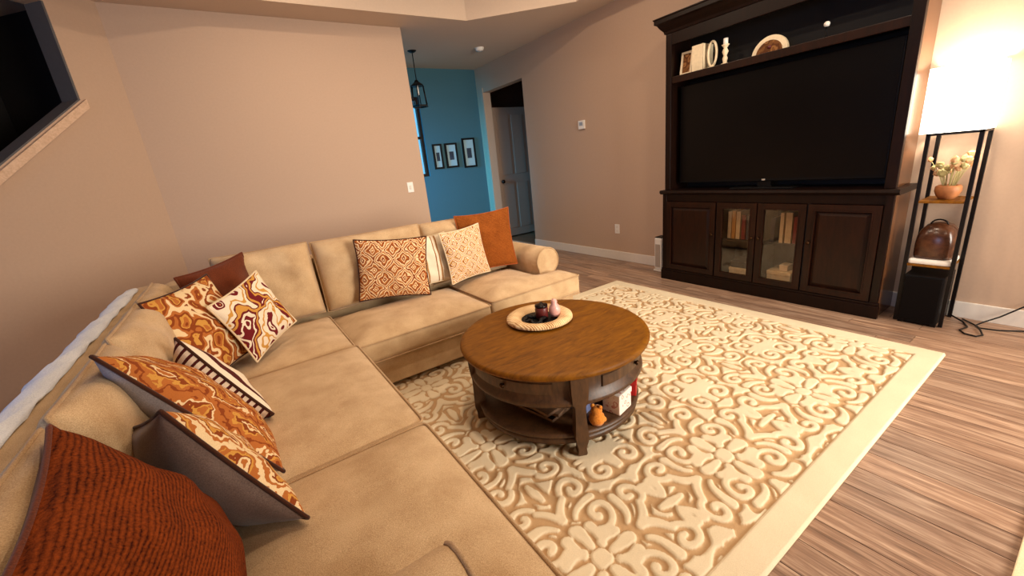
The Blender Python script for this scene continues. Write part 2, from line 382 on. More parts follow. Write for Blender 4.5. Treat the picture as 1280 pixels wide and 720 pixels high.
# dark stairwell behind the opening
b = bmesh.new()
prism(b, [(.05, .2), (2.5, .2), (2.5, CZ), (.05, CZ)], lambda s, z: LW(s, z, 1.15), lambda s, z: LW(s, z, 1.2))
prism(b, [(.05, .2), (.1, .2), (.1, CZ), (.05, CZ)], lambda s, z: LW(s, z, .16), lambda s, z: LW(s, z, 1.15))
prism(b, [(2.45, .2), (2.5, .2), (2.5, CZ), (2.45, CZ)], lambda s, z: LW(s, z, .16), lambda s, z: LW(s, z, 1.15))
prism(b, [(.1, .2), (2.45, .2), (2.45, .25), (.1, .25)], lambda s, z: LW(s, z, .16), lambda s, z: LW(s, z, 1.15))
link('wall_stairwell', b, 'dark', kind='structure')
e = LW(Lmax, 0)
# side wall beyond the slanted one, with its window, and the rear wall with its window
b = bmesh.new(); slab_with_hole(b, [(YR-.1, -.02), (e[1]+.1, -.02), (e[1]+.1, CZ), (YR-.1, CZ)], [[(-.35, .85), (1.05, .85), (1.05, 2.2), (-.35, 2.2)]], lambda u, v: (XL, u, v), lambda u, v: (XL-.12, u, v))
link('wall_side', b, 'wall', kind='structure')
b = bmesh.new(); slab_with_hole(b, [(XL-.1, -.02), (XR+.1, -.02), (XR+.1, CZ), (XL-.1, CZ)], [[(1.7, .7), (3.5, .7), (3.5, 2.25), (1.7, 2.25)]], lambda u, v: (u, YR, v), lambda u, v: (u, YR-.12, v))
link('wall_rear', b, 'wall', kind='structure')
# hall: end wall with window, left wall with window
WX0, WX1, WZ0, WZ1 = 1.9, 2.80, 1.22, 2.40
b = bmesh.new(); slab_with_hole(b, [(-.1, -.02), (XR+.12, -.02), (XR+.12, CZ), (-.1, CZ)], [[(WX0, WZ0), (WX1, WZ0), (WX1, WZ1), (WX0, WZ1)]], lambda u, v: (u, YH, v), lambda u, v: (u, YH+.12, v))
MT['daylit_wall'] = plain('blue_daylight_wall_tint', lin(54, 98, 112), .75, .03, 60, .05)  # blue daylight on the hall end wall put into its base colour
link('wall_hall_end', b, 'daylit_wall', kind='structure')
b = bmesh.new(); slab_with_hole(b, [(YB+.13, -.02), (YH, -.02), (YH, CZ), (YB+.13, CZ)], [[(5.0, .8), (6.2, .8), (6.2, 2.3), (5.0, 2.3)]], lambda u, v: (0, u, v), lambda u, v: (-.12, u, v))
link('wall_hall_left', b, 'wall', kind='structure')
def window(name, f, u0, u1, v0, v1, mat):
    b = bmesh.new(); fr = .045
    slab_with_hole(b, [(u0, v0), (u1, v0), (u1, v1), (u0, v1)], [[(u0+fr, v0+fr), (u1-fr, v0+fr), (u1-fr, v1-fr), (u0+fr, v1-fr)]], lambda u, v: f(u, v, .03), lambda u, v: f(u, v, .09))
    wn = link(name, b, mat, kind='structure')
    b = bmesh.new(); vm = (v0+v1)/2
    prism(b, [(u0+fr, vm-.02), (u1-fr, vm-.02), (u1-fr, vm+.02), (u0+fr, vm+.02)], lambda u, v: f(u, v, .035), lambda u, v: f(u, v, .085)); link('meeting_rail', b, mat, wn)
    for a, c in ((v0+fr, vm-.02), (vm+.02, v1-fr)):
        b = bmesh.new(); prism(b, [(u0+fr, a), (u1-fr, a), (u1-fr, c), (u0+fr, c)], lambda u, v: f(u, v, .055), lambda u, v: f(u, v, .06)); link('pane', b, 'glass', wn)
window('window_1', lambda u, v, d: (u, YH+d, v), WX0, WX1, WZ0, WZ1, 'espresso')
window('window_2', lambda u, v, d: (XL-d, u, v), -.35, 1.05, .85, 2.2, 'white')
window('window_3', lambda u, v, d: (u, YR-d, v), 1.7, 3.5, .7, 2.25, 'white')
window('window_4', lambda u, v, d: (-d, u, v), 5.0, 6.2, .8, 2.3, 'white')
for i, (cx, cy) in enumerate(CANS):
    z = 3.1 if cx > 0 and cy > -.4 else 2.8
    d = thing('added_downlight', 'white ring of an added unseen downlight in the ceiling above the room', 'ceiling light', group='added fill downlights in the ceiling')
    lt('trim_ring', [(.075, 0), (.085, -.004), (.105, -.006), (.108, 0)], 'white', d, 28); lt('lens', [(0, -.001), (.076, -.001), (.076, 0), (0, 0)], 'lens', d, 28)
    d.location = (cx, cy, z-.001)

# ------------------------------------------------------------------ rug
def rug_pattern(X, Y):
    T = .74; mx, my = 1.472, .76
    U = (X-mx)/T; V = (Y-my)/T
    U = np.abs(U-np.round(U)); V = np.abs(V-np.round(V))       # mirrored quadrant 0..0.5
    D = np.full(U.shape, 1e3)
    def stroke(P, w0, w1):
        nonlocal D
        P = np.array(P); n = len(P)
        for i in range(n-1):
            a, c = P[i], P[i+1]; d = c-a; L = (d*d).sum()+1e-12
            tt = np.clip(((U-a[0])*d[0]+(V-a[1])*d[1])/L, 0, 1)
            ww = w0+(w1-w0)*(i+tt)/(n-1)
            D = np.minimum(D, np.hypot(U-a[0]-tt*d[0], V-a[1]-tt*d[1])-ww)
    def spiral(cx, cy, r0, r1, a0, turns, w0, w1, n=26):
        stroke([(cx+(r0+(r1-r0)*k/n)*math.cos(a0+2*PI*turns*k/n), cy+(r0+(r1-r0)*k/n)*math.sin(a0+2*PI*turns*k/n)) for k in range(n+1)], w0, w1)
    def bez(p0, p1, p2, w0, w1, n=14):
        p0, p1, p2 = map(np.array, (p0, p1, p2))
        stroke([(1-t)**2*p0+2*t*(1-t)*p1+t*t*p2 for t in np.linspace(0, 1, n)], w0, w1)
    stroke([(0, 0), (.012, .012)], .034, .034)
    bez((.075, .0), (.12, .0), (.17, .0), .022, .04); bez((.0, .075), (.0, .12), (.0, .17), .022, .04)
    bez((.06, .055), (.09, .10), (.075, .155), .020, .030); bez((.055, .06), (.10, .09), (.155, .075), .020, .030)
    spiral(.165, .185, .085, .018, -2.2, 1.0, .016, .020)
    bez((.06, .24), (.10, .30), (.20, .285), .012, .026); bez((.24, .06), (.30, .10), (.285, .20), .012, .026)
    bez((.27, .0), (.33, .02), (.375, .10), .026, .018); spiral(.375, .175, .080, .016, -1.4, 1.0, .018, .018)
    bez((.0, .27), (.02, .33), (.09, .375), .026, .018); spiral(.17, .39, .078, .016, 2.9, -1.0, .018, .018)
    bez((.5, .05), (.46, .09), (.475, .16), .018, .03)
    spiral(.40, .385, .085, .018, .9, 1.05, .018, .02); bez((.5, .5), (.48, .44), (.49, .34), .034, .014); bez((.5, .5), (.44, .485), (.32, .48), .034, .014)
    bez((.42, .0), (.46, .0), (.5, .0), .014, .026); bez((.0, .43), (.0, .47), (.0, .5), .014, .026)
    return D*T
def make_rug():
    x0, y0, x1, y1 = RUG; st = .0056
    nx, ny = int((x1-x0)/st)+1, int((y1-y0)/st)+1
    xs = np.linspace(x0, x1, nx); ys = np.linspace(y0, y1, ny); X, Y = np.meshgrid(xs, ys, indexing='ij')
    wob = .004*np.sin(X*23+Y*9)+.004*np.sin(Y*31-X*13)
    D = rug_pattern(X+wob, Y+wob)
    edge = np.minimum(np.minimum(X-x0, x1-X), np.minimum(Y-y0, y1-Y))
    gap = .0115+.0055*np.sin(X*37+1.3*np.sin(Y*19))*np.sin(Y*41+1.1*np.sin(X*23))
    rec = np.clip((gap-np.abs(D-gap))/.006+.35, 0, 1)          # carved groove running beside every scroll
    rec = np.where(edge < .115, 0, rec); P = 1-rec*rec*(3-2*rec)
    groove = np.clip(1-np.abs(edge-.112)/.006, 0, 1)
    P = P*(1-.7*groove*(edge > .1))
    Z = .0085+.0085*P + rng.normal(0, .00025, X.shape); Z = np.where(edge < .004, .004, Z)
    co = np.stack([X, Y, Z], -1).reshape(-1, 3)
    idx = np.arange(nx*ny).reshape(nx, ny)
    q = np.stack([idx[:-1, :-1], idx[1:, :-1], idx[1:, 1:], idx[:-1, 1:]], -1).reshape(-1, 4)
    me = bpy.data.meshes.new('area_rug')
    me.vertices.add(len(co)); me.vertices.foreach_set('co', co.ravel().astype(np.float32))
    me.loops.add(q.size); me.loops.foreach_set('vertex_index', q.ravel().astype(np.int32))
    me.polygons.add(len(q)); me.polygons.foreach_set('loop_start', np.arange(0, q.size, 4, dtype=np.int32))
    me.update(calc_edges=True); me.validate()
    a = me.attributes.new('pile', 'FLOAT', 'POINT'); a.data.foreach_set('value', P.ravel().astype(np.float32))
    o = link('area_rug', me, 'rug', None, True)
    return tag(o, 'large cream and tan area rug with carved scroll pattern under the round coffee table', 'rug')
rug = make_rug()
bx('rug_backing', (RUG[0], RUG[1], .0005, RUG[2], RUG[3], .0042), 'sofa_pipe', rug)

# ------------------------------------------------------------------ sofa
sofa = thing('sectional_sofa', 'large oatmeal fabric sectional sofa with loose back cushions and rolled arms', 'sofa')
def seat_cushion(xs, ys, cells, z0, z1, crown, ears=None):
    b = bmesh.new(); V = {}
    nx, ny = len(xs), len(ys)
    inc = {(i, j) for i in range(nx-1) for j in range(ny-1) if cells(( xs[i]+xs[i+1])/2, (ys[j]+ys[j+1])/2)}
    def isb(i, j): return any(((i+a, j+c) not in inc) for a in (-1, 0) for c in (-1, 0))
    bnd = [(xs[i], ys[j]) for i in range(nx) for j in range(ny) if isb(i, j) and any((i+a, j+c) in inc for a in (-1, 0) for c in (-1, 0))]
    bn = np.array(bnd)
    def vert(i, j, k):
        if (i, j, k) not in V:
            x, y = xs[i], ys[j]; d = np.min(np.hypot(bn[:, 0]-x, bn[:, 1]-y)); f = min(1, d/.22); f = f*(2-f)
            z = {0: z0, 1: z0+.012, 2: z1-.0, 3: z1+crown*f}[k]
            V[i, j, k] = b.verts.new((x, y, z))
        return V[i, j, k]
    cl = b.edges.layers.float.new('crease_edge'); loop_e = []
    for (i, j) in inc:
        b.faces.new([vert(i, j, 3), vert(i+1, j, 3), vert(i+1, j+1, 3), vert(i, j+1, 3)])
        b.faces.new([vert(i, j, 0), vert(i, j+1, 0), vert(i+1, j+1, 0), vert(i+1, j, 0)])
        for (di, dj, p, q) in ((-1, 0, (0, 0), (0, 1)), (1, 0, (1, 1), (1, 0)), (0, -1, (1, 0), (0, 0)), (0, 1, (0, 1), (1, 1))):
            if (i+di, j+dj) not in inc:
                A, B = (i+p[0], j+p[1]), (i+q[0], j+q[1])
                b.faces.new([vert(*A, 0), vert(*A, 3), vert(*B, 3), vert(*B, 0)]); loop_e.append((A, B))
    nxt = dict(loop_e); s0 = loop_e[0][0]; lp = [s0]
    while nxt[lp[-1]] != s0: lp.append(nxt[lp[-1]])
    for A, B in loop_e:
        for k in (0, 3):
            e = b.edges.get((vert(*A, k), vert(*B, k)))
            if e: e[cl] = .9
    top = [vert(*p, 3).co.copy() for p in lp]; bot = [vert(*p, 0).co.copy() for p in lp]
    o = link('seat_cushion', b, 'sofa', sofa, True); md = o.modifiers.new('sub', 'SUBSURF'); md.levels = 2; md.render_levels = 2
    tb('piping', bspline(top), .0062, 'sofa_pipe', o, 6, True); tb('piping', bspline(bot), .0055, 'sofa_pipe', o, 6, True)
    return o
def spaced(a, c, n, m=.05): return [a, a+m]+[a+m+(c-a-2*m)*k/n for k in range(1, n)]+[c-m, c]
g = .004
SX = .405
# near cushion with its ear in front of the arm, middle, corner, back-middle, right with ear
xs = sorted(spaced(-.26, .185, 4)+spaced(.20, SX, 2)); ys = sorted(spaced(.36, .665, 3)+spaced(.68, 1.33-g, 5))
seat_cushion(xs, ys, lambda x, y: x > .19 or y > .672, .24, .405, .045)
seat_cushion(spaced(-.26, SX, 7), spaced(1.33+g, 2.30-g, 9), lambda x, y: True, .24, .405, .04)
seat_cushion(spaced(-.26, .395, 7), spaced(2.30+g, 3.02, 7), lambda x, y: True, .24, .395, .04)
seat_cushion(spaced(.40+g, 1.335-g, 9), spaced(2.345, 3.02, 7), lambda x, y: True, .24, .365, .06)
xs = sorted(spaced(1.335+g, 1.93, 6)+spaced(1.945, 2.17, 2)); ys = sorted(spaced(2.345, 2.59, 3)+spaced(2.605, 3.02, 4))
seat_cushion(xs, ys, lambda x, y: x < 1.94 or y < 2.6, .24, .385, .06)
# base boxes with welt line
for ex in ((-.60, .40, .05, .375, 3.36, .24), (.375, 2.385, .05, 2.12, 3.36, .24)):
    bx('base_panel', ex, 'sofa', sofa, .012)
tb('base_welt', [(.378, .42, .228), (.378, 2.378, .228), (2.115, 2.378, .228)], .006, 'sofa_pipe', sofa, 6)
for (lx, ly) in ((.30, .48), (-.52, .48), (2.04, 2.46), (2.04, 3.28), (-.52, 3.28), (.42, 2.46)):
    bx('foot', (lx-.03, ly-.03, .018 if (lx > .1 and ly < 2.83) else 0.001, lx+.03, ly+.03, .06), 'espresso', sofa, .004)
# back frames with rounded top
def back_frame(x0, y0, x1, y1):
    bx('back_frame', (x0, y0, .24, x1, y1, .80), 'sofa', sofa, .045)
back_frame(-.62, .42, -.46, 3.38); back_frame(-.46, 3.20, 2.10, 3.38)
# rolled arms: profile (q along width, z) swept along the axis
def arm(f, a0, a1, inner, sgn, zc=.49, r=.115):
    cen = inner+sgn*r; prof = [(inner+sgn*.02, .06), (inner+sgn*.02, .38)]
    for k in range(17):
        th = PI+.55 - (2*PI-1.1-.0)*k/16
        prof.append((cen+sgn*r*math.cos(th), zc+r*math.sin(th)))
    prof += [(inner+sgn*.20, .38), (inner+sgn*.20, .06)]
    b = bmesh.new(); st = [a0, a0+.012, a0+(a1-a0)*.3, a0+(a1-a0)*.65, a1-.012, a1]
    if a1 < a0: st = [a0, a0-.012, a0+(a1-a0)*.3, a0+(a1-a0)*.65, a1+.012, a1]
    rings = []
    for si, s in enumerate(st):
        k = .94 if si in (0, 5) else 1.0
        rings.append([b.verts.new(f(s, cen+(q-cen)*k, zc+(z-zc)*(k if z > .3 else 1))) for q, z in prof])
    n = len(prof)
    for A, B in zip(rings, rings[1:]):
        for i in range(n): b.faces.new((A[i], A[(i+1) % n], B[(i+1) % n], B[i]))
    b.faces.new(rings[0]); b.faces.new(rings[-1])
    o = link('arm', b, 'sofa', sofa, True)
    es = o.modifiers.new('es', 'EDGE_SPLIT'); es.split_angle = math.radians(50)
    tb('piping', [f(st[0], cen+(q-cen)*.97, zc+(z-zc)*(.97 if z > .3 else 1)) for q, z in prof], .006, 'sofa_pipe', o, 6)
arm(lambda s, q, z: (q, s, z), 2.605, 3.34, 1.945, 1)
arm(lambda s, q, z: (s, q, z), .19, -.56, .668, -1, .515)

def pillow_grid(w, h, t, p=2.0, q=.5, pinch=.06, N=22, side=0, wrinkle=.006, seed=0, sag=0.0):
    """one panel (side +1/-1) or both (0) of a stuffed cover lying in local XY"""
    rr = np.random.default_rng(seed); s = np.linspace(-1, 1, N+1); s = np.sin(s*PI/2)*.6+s*.4
    Ug, Vg = np.meshgrid(s, s, indexing='ij')
    X = Ug*w/2*(1-pinch*(1-Vg**2)); Y = Vg*h/2*(1-pinch*(1-Ug**2))
    Y = Y - sag*h*(1-np.abs(Ug)**2)*np.clip(Vg, 0, 1)
    prof = np.clip((1-np.abs(Ug)**p)*(1-np.abs(Vg)**p), 0, 1)**q
    ph = rr.uniform(0, 6.28, 6)
    wr = wrinkle*(np.sin(Ug*7+Vg*4+ph[0])+.7*np.sin(Ug*3-Vg*9+ph[1])+.5*np.sin(Vg*13+Ug*5+ph[2]))*prof
    out = []
    for sg in ((1, -1) if side == 0 else (side,)):
        out.append(np.stack([X, Y, sg*(t/2*prof)+wr*(1 if sg > 0 else .6)], -1))
    verts = []; faces = []
    for k, G in enumerate(out):
        off = len(verts); verts += [tuple(v) for v in G.reshape(-1, 3)]; M_ = N+1
        for i in range(N):
            for j in range(N):
                f = [off+i*M_+j, off+(i+1)*M_+j, off+(i+1)*M_+j+1, off+i*M_+j+1]
                up_ = (side >= 0 and k == 0)
                faces.append(f if up_ else f[::-1])
    M_ = N+1
    ring = [(i, 0) for i in range(M_)]+[(N, j) for j in range(1, M_)]+[(i, N) for i in range(N-1, -1, -1)]+[(0, j) for j in range(N-1, 0, -1)]
    rim = [(X[i, j], Y[i, j], 0) for i, j in ring]
    me = bpy.data.meshes.new('panel'); me.from_pydata(verts, [], faces); me.update()
    b = bmesh.new(); b.from_mesh(me); bmesh.ops.remove_doubles(b, verts=b.verts[:], dist=1e-6); b.to_mesh(me); b.free()
    return me, rim
def basis(c, upv, nrm):
    n = Vector(nrm).normalized(); u = Vector(upv); u = (u-n*u.dot(n)).normalized(); x = u.cross(n)
    m = Matrix((x, u, n)).transposed().to_4x4(); m.translation = c; return m
# loose back cushions of the sofa (parts)
def back_cushion(c, upv, nrm, w, h, t, seed):
    me, rim = pillow_grid(w, h, t, 5.0, .42, .012, 22, 0, .007, seed)
    o = link('back_cushion', me, 'sofa', sofa, True); o.matrix_local = basis(c, upv, nrm)
    tb('piping', rim, .006, 'sofa_pipe', o, 6, True)
LU, LN = (-.26, 0, .96), (.96, 0, .26)
for k, (yc, wd, zt) in enumerate(((.93, .56, .85), (1.53, .55, .855), (2.12, .55, .86), (2.68, .48, .86))):
    back_cushion((-.385, yc, zt-.21), LU, LN, wd, .46, .15, 10+k)
BU_, BN = (0, .22, .97), (0, -.97, .22)
for k, (xc, wd, zt) in enumerate(((.10, .56, .91), (.80, .80, .90), (1.565, .72, .89))):
    back_cushion((xc, 3.095, zt-.235), BU_, BN, wd, .50, .22, 20+k)

# pale throw laid along the outer back of the sofa
def throw():
    n, m_ = 60, 14; verts = []; faces = []
    for i in range(n+1):
        y = .95+2.25*i/n
        prof = [(-.555, .802), (-.56, .810), (-.566, .815), (-.572, .818), (-.58, .820), (-.59, .820), (-.61, .816), (-.63, .80), (-.638, .77), (-.643, .72), (-.646, .66), (-.648, .60), (-.65, .54), (-.652, .48), (-.655, .42)]
        for j, (x, z) in enumerate(prof):
            wv = .012*math.sin(y*11+j*.5)+.008*math.sin(y*23+j)
            verts.append((x-(abs(wv) if j > 6 else 0), y+.01*math.sin(j*1.1+y*5), z+(abs(wv)*.6 if j < 7 else 0)))
    for i in range(n):
        for j in range(m_): a = i*(m_+1)+j; faces.append((a, a+1, a+m_+2, a+m_+1))
    me = bpy.data.meshes.new('throw_blanket'); me.from_pydata(verts, [], faces); me.update()
    o = link('throw_blanket', me, 'throw', None, True); s = o.modifiers.new('th', 'SOLIDIFY'); s.thickness = .008; s.offset = 1
    tag(o, 'pale bluish white throw laid along the back edge of the sofa by the slanted wall', 'throw')
throw()

# ------------------------------------------------------------------ scatter cushions
def pillow(label, m, w, h, t, front, back, pipe, seed, pinch=.07, group='scatter cushions on the sofa', q=.5, p=2.0):
    e = thing('throw_pillow', label, 'cushion', group=group); e.matrix_world = m
    f, rim = pillow_grid(w, h, t, p, q, pinch, 26, 1, .005, seed); link('front_panel', f, front, e, True)
    k, rim = pillow_grid(w, h, t, p, q, pinch, 26, -1, .005, seed); link('back_panel', k, back, e, True)
    tb('piping', rim, .0055, pipe, e, 6, True); return e
def edge_m(nb, nt, e, w):
    """pose from the near bottom and near top corners and the direction running away from them"""
    nb, nt, e = Vector(nb), Vector(nt), Vector(e); u = (nt-nb).normalized(); e = (e-u*e.dot(u)).normalized()
    n = e.cross(u); h = (nt-nb).length; c = (nb+nt)/2+e*w/2
    m = Matrix((e, u, n)).transposed().to_4x4(); m.translation = c; return m, h
pillow('plain russet cushion leaning in the far corner of the sofa', basis((-.135, 2.90, .69), (-.15, .05, .99), (.70, -.70, .1)), .46, .46, .13, 'rust_dark', 'rust_dark', 'rust_dark', 1)
pillow('amber paisley cushion leaning between the russet and the striped cushion', basis((-.235, 2.44, .677), (-.30, .15, .94), (.82, -.48, .30)), .46, .46, .13, 'paisley', 'rust_dark', 'pipe_dark', 2)
pillow('small cream cushion with burgundy paisley print', basis((-.02, 2.51, .662), (-.35, .015, .937), (.661, -.704, .258)), .36, .36, .11, 'burgundy', 'grey_velvet', 'cream_pipe', 3)
m, h = edge_m((-.055, 1.70, .47), (-.28, 1.88, .81), (-.50, .85, 0), .42)
pillow('cream cushion with thin maroon stripes standing on edge on the sofa', m, .42, h, .17, 'stripe_dark', 'stripe_fine', 'pipe_dark', 4)
m, h = edge_m((-.06, 1.29, .475), (-.385, 1.43, .935), (-.22, .95, -.1), .50)
pillow('amber flame-stitch cushion with silver grey back beside the striped cushion', m, .50, h, .19, 'ikat_dark', 'blue_velvet', 'pipe_dark', 5)
m, h = edge_m((-.03, 1.05, .47), (-.235, 1.12, .855), (-.55, .83, 0), .46)
pillow('orange and cream ikat cushion with brown taupe back beside the rust knitted cushion', m, .46, h, .19, 'ikat_edge', 'grey_velvet', 'pipe_dark', 6)
m, h = edge_m((-.155, .715, .46), (-.345, .665, .865), (-.05, .42, .03), .46)
pillow('big rust orange chunky knitted cushion at the arm of the sofa', m, .46, h, .17, 'knit', 'rust_dark', 'rust_dark', 7)
pillow('wide rust and cream diamond ikat cushion on the seat along the back wall', basis((.86, 2.86, .665), (.14, .14, .98), (-.22, -.96, .14)), .50, .43, .15, 'ikat_big', 'rust_dark', 'pipe_dark', 8)
pillow('cream cushion with tan stripes tucked between two patterned cushions', basis((1.17, 2.95, .645), (.0, .16, .98), (-.05, -.98, .16)), .34, .38, .10, 'stripe_cream', 'stripe_cream', 'cream_pipe', 9)
pillow('small gold and cream ikat cushion leaning on the plain orange cushion', basis((1.44, 2.85, .655), (-.062, .16, .985), (.10, -.98, .16)), .37, .40, .11, 'ikat_small', 'grey_velvet', 'cream_pipe', 10)
pillow('orange rust woven cushion against the rolled arm near the hall', basis((1.69, 2.93, .70), (.002, .12, .99), (-.30, -.945, .12)), .46, .48, .12, 'knit2', 'knit2', 'rust', 11)

# ------------------------------------------------------------------ coffee table
TCX, TCY, TR, TH = 1.218, 1.548, .481, .455
RZ = .018
tab = thing('coffee_table', 'round brown wooden coffee table with open lower shelf on the rug', 'table', (TCX, TCY, 0))
lt('table_top', [(0, TH), (TR-.03, TH), (TR-.012, TH-.002), (TR-.002, TH-.010), (TR, TH-.018), (TR-.004, TH-.030), (TR-.02, TH-.036), (0, TH-.036)], 'tablewood', tab, 72)
lt('apron', [(TR-.06, TH-.036), (TR-.045, TH-.040), (TR-.05, TH-.055), (TR-.055, TH-.145), (TR-.04, TH-.155), (TR-.036, TH-.172), (TR-.05, TH-.186), (TR-.075, TH-.188), (TR-.09, TH-.05), (TR-.06, TH-.036)], 'tableleg', tab, 72)
lt('lower_shelf', [(0, .125), (TR-.075, .125), (TR-.06, .119), (TR-.058, .108), (TR-.07, .10), (0, .10)], 'tableleg', tab, 72)
lt('base_ring', [(TR-.10, .10), (TR-.07, .094), (TR-.066, .072), (TR-.08, .064), (TR-.10, .066), (TR-.10, .10)], 'tableleg', tab, 72)
a0 = math.radians(-116)
for k in range(4):
    a = a0+k*PI/2; b = bmesh.new()
    prof = [(.052, TH-.037, .035), (.050, .34, .034), (.044, .285, .030), (.034, .275, .028), (.030, .262, .026), (.033, .20, .027), (.040, .12, .03), (.036, .095, .03), (.024, .055, .022), (.028, .03, .024), (.024, RZ, .02)]
    rings = []
    for hw, z, hd in prof:
        rad = TR-.062
        rings.append([b.verts.new((rad*math.cos(a)+du*math.cos(a)-dv*math.sin(a), rad*math.sin(a)+du*math.sin(a)+dv*math.cos(a), z)) for du, dv in ((-hd, -hw*.75), (hd, -hw*.75), (hd, hw*.75), (-hd, hw*.75))])
    for A, B in zip(rings, rings[1:]):
        for i in range(4): b.faces.new((A[i], A[(i+1) % 4], B[(i+1) % 4], B[i]))
    b.faces.new(rings[0]); b.faces.new(rings[-1])
    link('leg', b, 'tableleg', tab)
for k in range(4):      # drawer front with knob between the legs
    a = a0+PI/4+k*PI/2; b = bmesh.new(); n = 14; pv = []
    for i in range(n+1):
        th = a+(i/n-.5)*1.05
        pv.append([b.verts.new((r*math.cos(th), r*math.sin(th), z)) for r, z in ((TR-.0535, TH-.122), (TR-.0465, TH-.118), (TR-.0445, TH-.066), (TR-.0515, TH-.062))])
    for A, B in zip(pv, pv[1:]):
        for i in range(3): b.faces.new((A[i], A[i+1], B[i+1], B[i]))
    d = link('drawer_front', b, 'tableleg', tab)
    k_ = lt('knob', [(0, .02), (.010, .018), (.013, .012), (.008, .004), (.006, 0), (0, 0)], 'bronze', d, 12)
    k_.rotation_euler = (0, PI/2, a); k_.location = ((TR-.046)*math.cos(a), (TR-.046)*math.sin(a), TH-.092)

# woven tray with its contents
TX, TY = 1.255, 1.70
tr_ = thing('woven_tray', 'round woven straw tray with thick rim on the coffee table', 'tray', (TX, TY, TH))
lt('rim', [(.10, .012), (.115, .026), (.14, .036), (.165, .036), (.18, .026), (.182, .014), (.17, .008), (.10, .006), (.10, .012)], 'straw', tr_, 48)
lt('tray_base', [(0, .010), (.105, .012), (.15, .008), (.16, .0005), (0, .0005)], 'black', tr_, 48)
MT['wax'] = plain('dark_red_wax', lin(88, 26, 24), .4, .15); MT['pinkglass'] = plain('pale_pink_ceramic', lin(212, 160, 150), .35, .15, 40)
cj = thing('candle_jar', 'dark red candle jar with lid standing on the straw tray', 'candle', (TX+.015, TY-.005, TH+.0125))
lt('jar', [(0, 0), (.03, 0), (.035, .006), (.036, .055), (.033, .062), (0, .062)], 'wax', cj, 20)
lt('lid', [(.034, .063), (.036, .066), (.035, .074), (.012, .078), (.008, .088), (0, .09)], 'espresso', cj, 20)
pj = thing('ceramic_figurine', 'pale pink ceramic bird ornament beside the candle jar', 'ornament', (TX+.074, TY-.045, TH+.0125), .6)
b = bmesh.new(); lathe(b, [(0, 0), (.022, .002), (.03, .02), (.033, .042), (.026, .062), (.016, .074), (.018, .086), (.012, .098), (0, .102)], 20); link('body', b, 'pinkglass', pj, True)
b = bmesh.new(); bmesh.ops.create_cone(b, cap_ends=True, segments=8, radius1=.005, radius2=.001, depth=.018, matrix=Matrix.Translation((.022, 0, .087)) @ Matrix.Rotation(PI/2, 4, 'Y')); link('beak', b, 'straw', pj)
# black beads / ribbon coiled in the tray
pts = [(TX-.02+(.055+.018*math.sin(5*a))*math.cos(a)-.02, TY+.0+(.05+.012*math.cos(3*a))*math.sin(a)-.015, TH+.022+.006*math.sin(4*a)) for a in [i*2*PI/40 for i in range(40)]]
tag(tb('bead_garland', pts, [.009+.003*(i % 2) for i in range(40)], 'black', None, 8, True), 'black bead garland coiled on the straw tray', 'garland')

# things on the lower shelf
SZ = .125
def at_t(r, deg): a = math.radians(deg); return TCX+r*math.cos(a), TCY+r*math.sin(a)
MT['orangecloth'] = fabric('orange_plush', lin(190, 104, 30), lin(228, 150, 62), 120); MT['pinkbox'] = paisley('floral_pink_paper', 30, [(0, lin(236, 220, 208)), (.5, lin(206, 150, 140)), (.7, lin(240, 228, 216))], .02)
MT['redbox'] = plain('red_card', lin(170, 26, 24), .5, .1); MT['bluebox'] = plain('slate_blue_card', lin(96, 104, 140), .5, .1); MT['tealbox'] = plain('pale_teal_card', lin(150, 176, 168), .5, .1)
x, y = at_t(.385, -102); o = thing('plush_toy', 'small orange plush toy on the lower shelf of the coffee table', 'toy', (x, y, SZ), .4)
b = bmesh.new(); lathe(b, [(0, 0), (.030, .003), (.038, .022), (.033, .044), (.022, .054), (.026, .066), (.022, .084), (0, .092)], 16); link('body', b, 'orangecloth', o, True)
for s_ in (-1, 1):
    b = bmesh.new(); bmesh.ops.create_uvsphere(b, u_segments=8, v_segments=6, radius=.011, matrix=Matrix.Translation((0, .018*s_, .086))); link('ear', b, 'orangecloth', o, True)
    b = bmesh.new(); bmesh.ops.create_uvsphere(b, u_segments=8, v_segments=6, radius=.013, matrix=Matrix.Translation((.024, .024*s_, .012))); link('paw', b, 'orangecloth', o, True)
def lidded(name, label, cat, x, y, z, rz, w_, d_, h_, mat, lidmat):
    o = thing(name, label, cat, (x, y, z), rz); bx('body', (-w_/2, -d_/2, 0, w_/2, d_/2, h_*.72), mat, o, .004); bx('lid', (-w_/2-.003, -d_/2-.003, h_*.72, w_/2+.003, d_/2+.003, h_), lidmat, o, .004); return o
x, y = at_t(.365, -78); lidded('keepsake_box', 'floral pink and white keepsake box on the lower shelf of the coffee table', 'box', x, y, SZ, math.radians(-78), .09, .11, .105, 'pinkbox', 'pinkbox')
x, y = at_t(.235, -98); lidded('gift_box', 'slate blue lidded box behind the orange plush toy', 'box', x, y, SZ, .3, .10, .10, .11, 'bluebox', 'black')
x, y = at_t(.375, -54); lidded('card_box', 'small red card box on the lower shelf of the coffee table', 'box', x, y, SZ, math.radians(-54), .08, .07, .085, 'redbox', 'redbox')
x, y = at_t(.335, -36); lidded('storage_box', 'pale teal lidded box behind the red card box', 'box', x, y, SZ, math.radians(-36), .08, .08, .13, 'tealbox', 'tealbox')

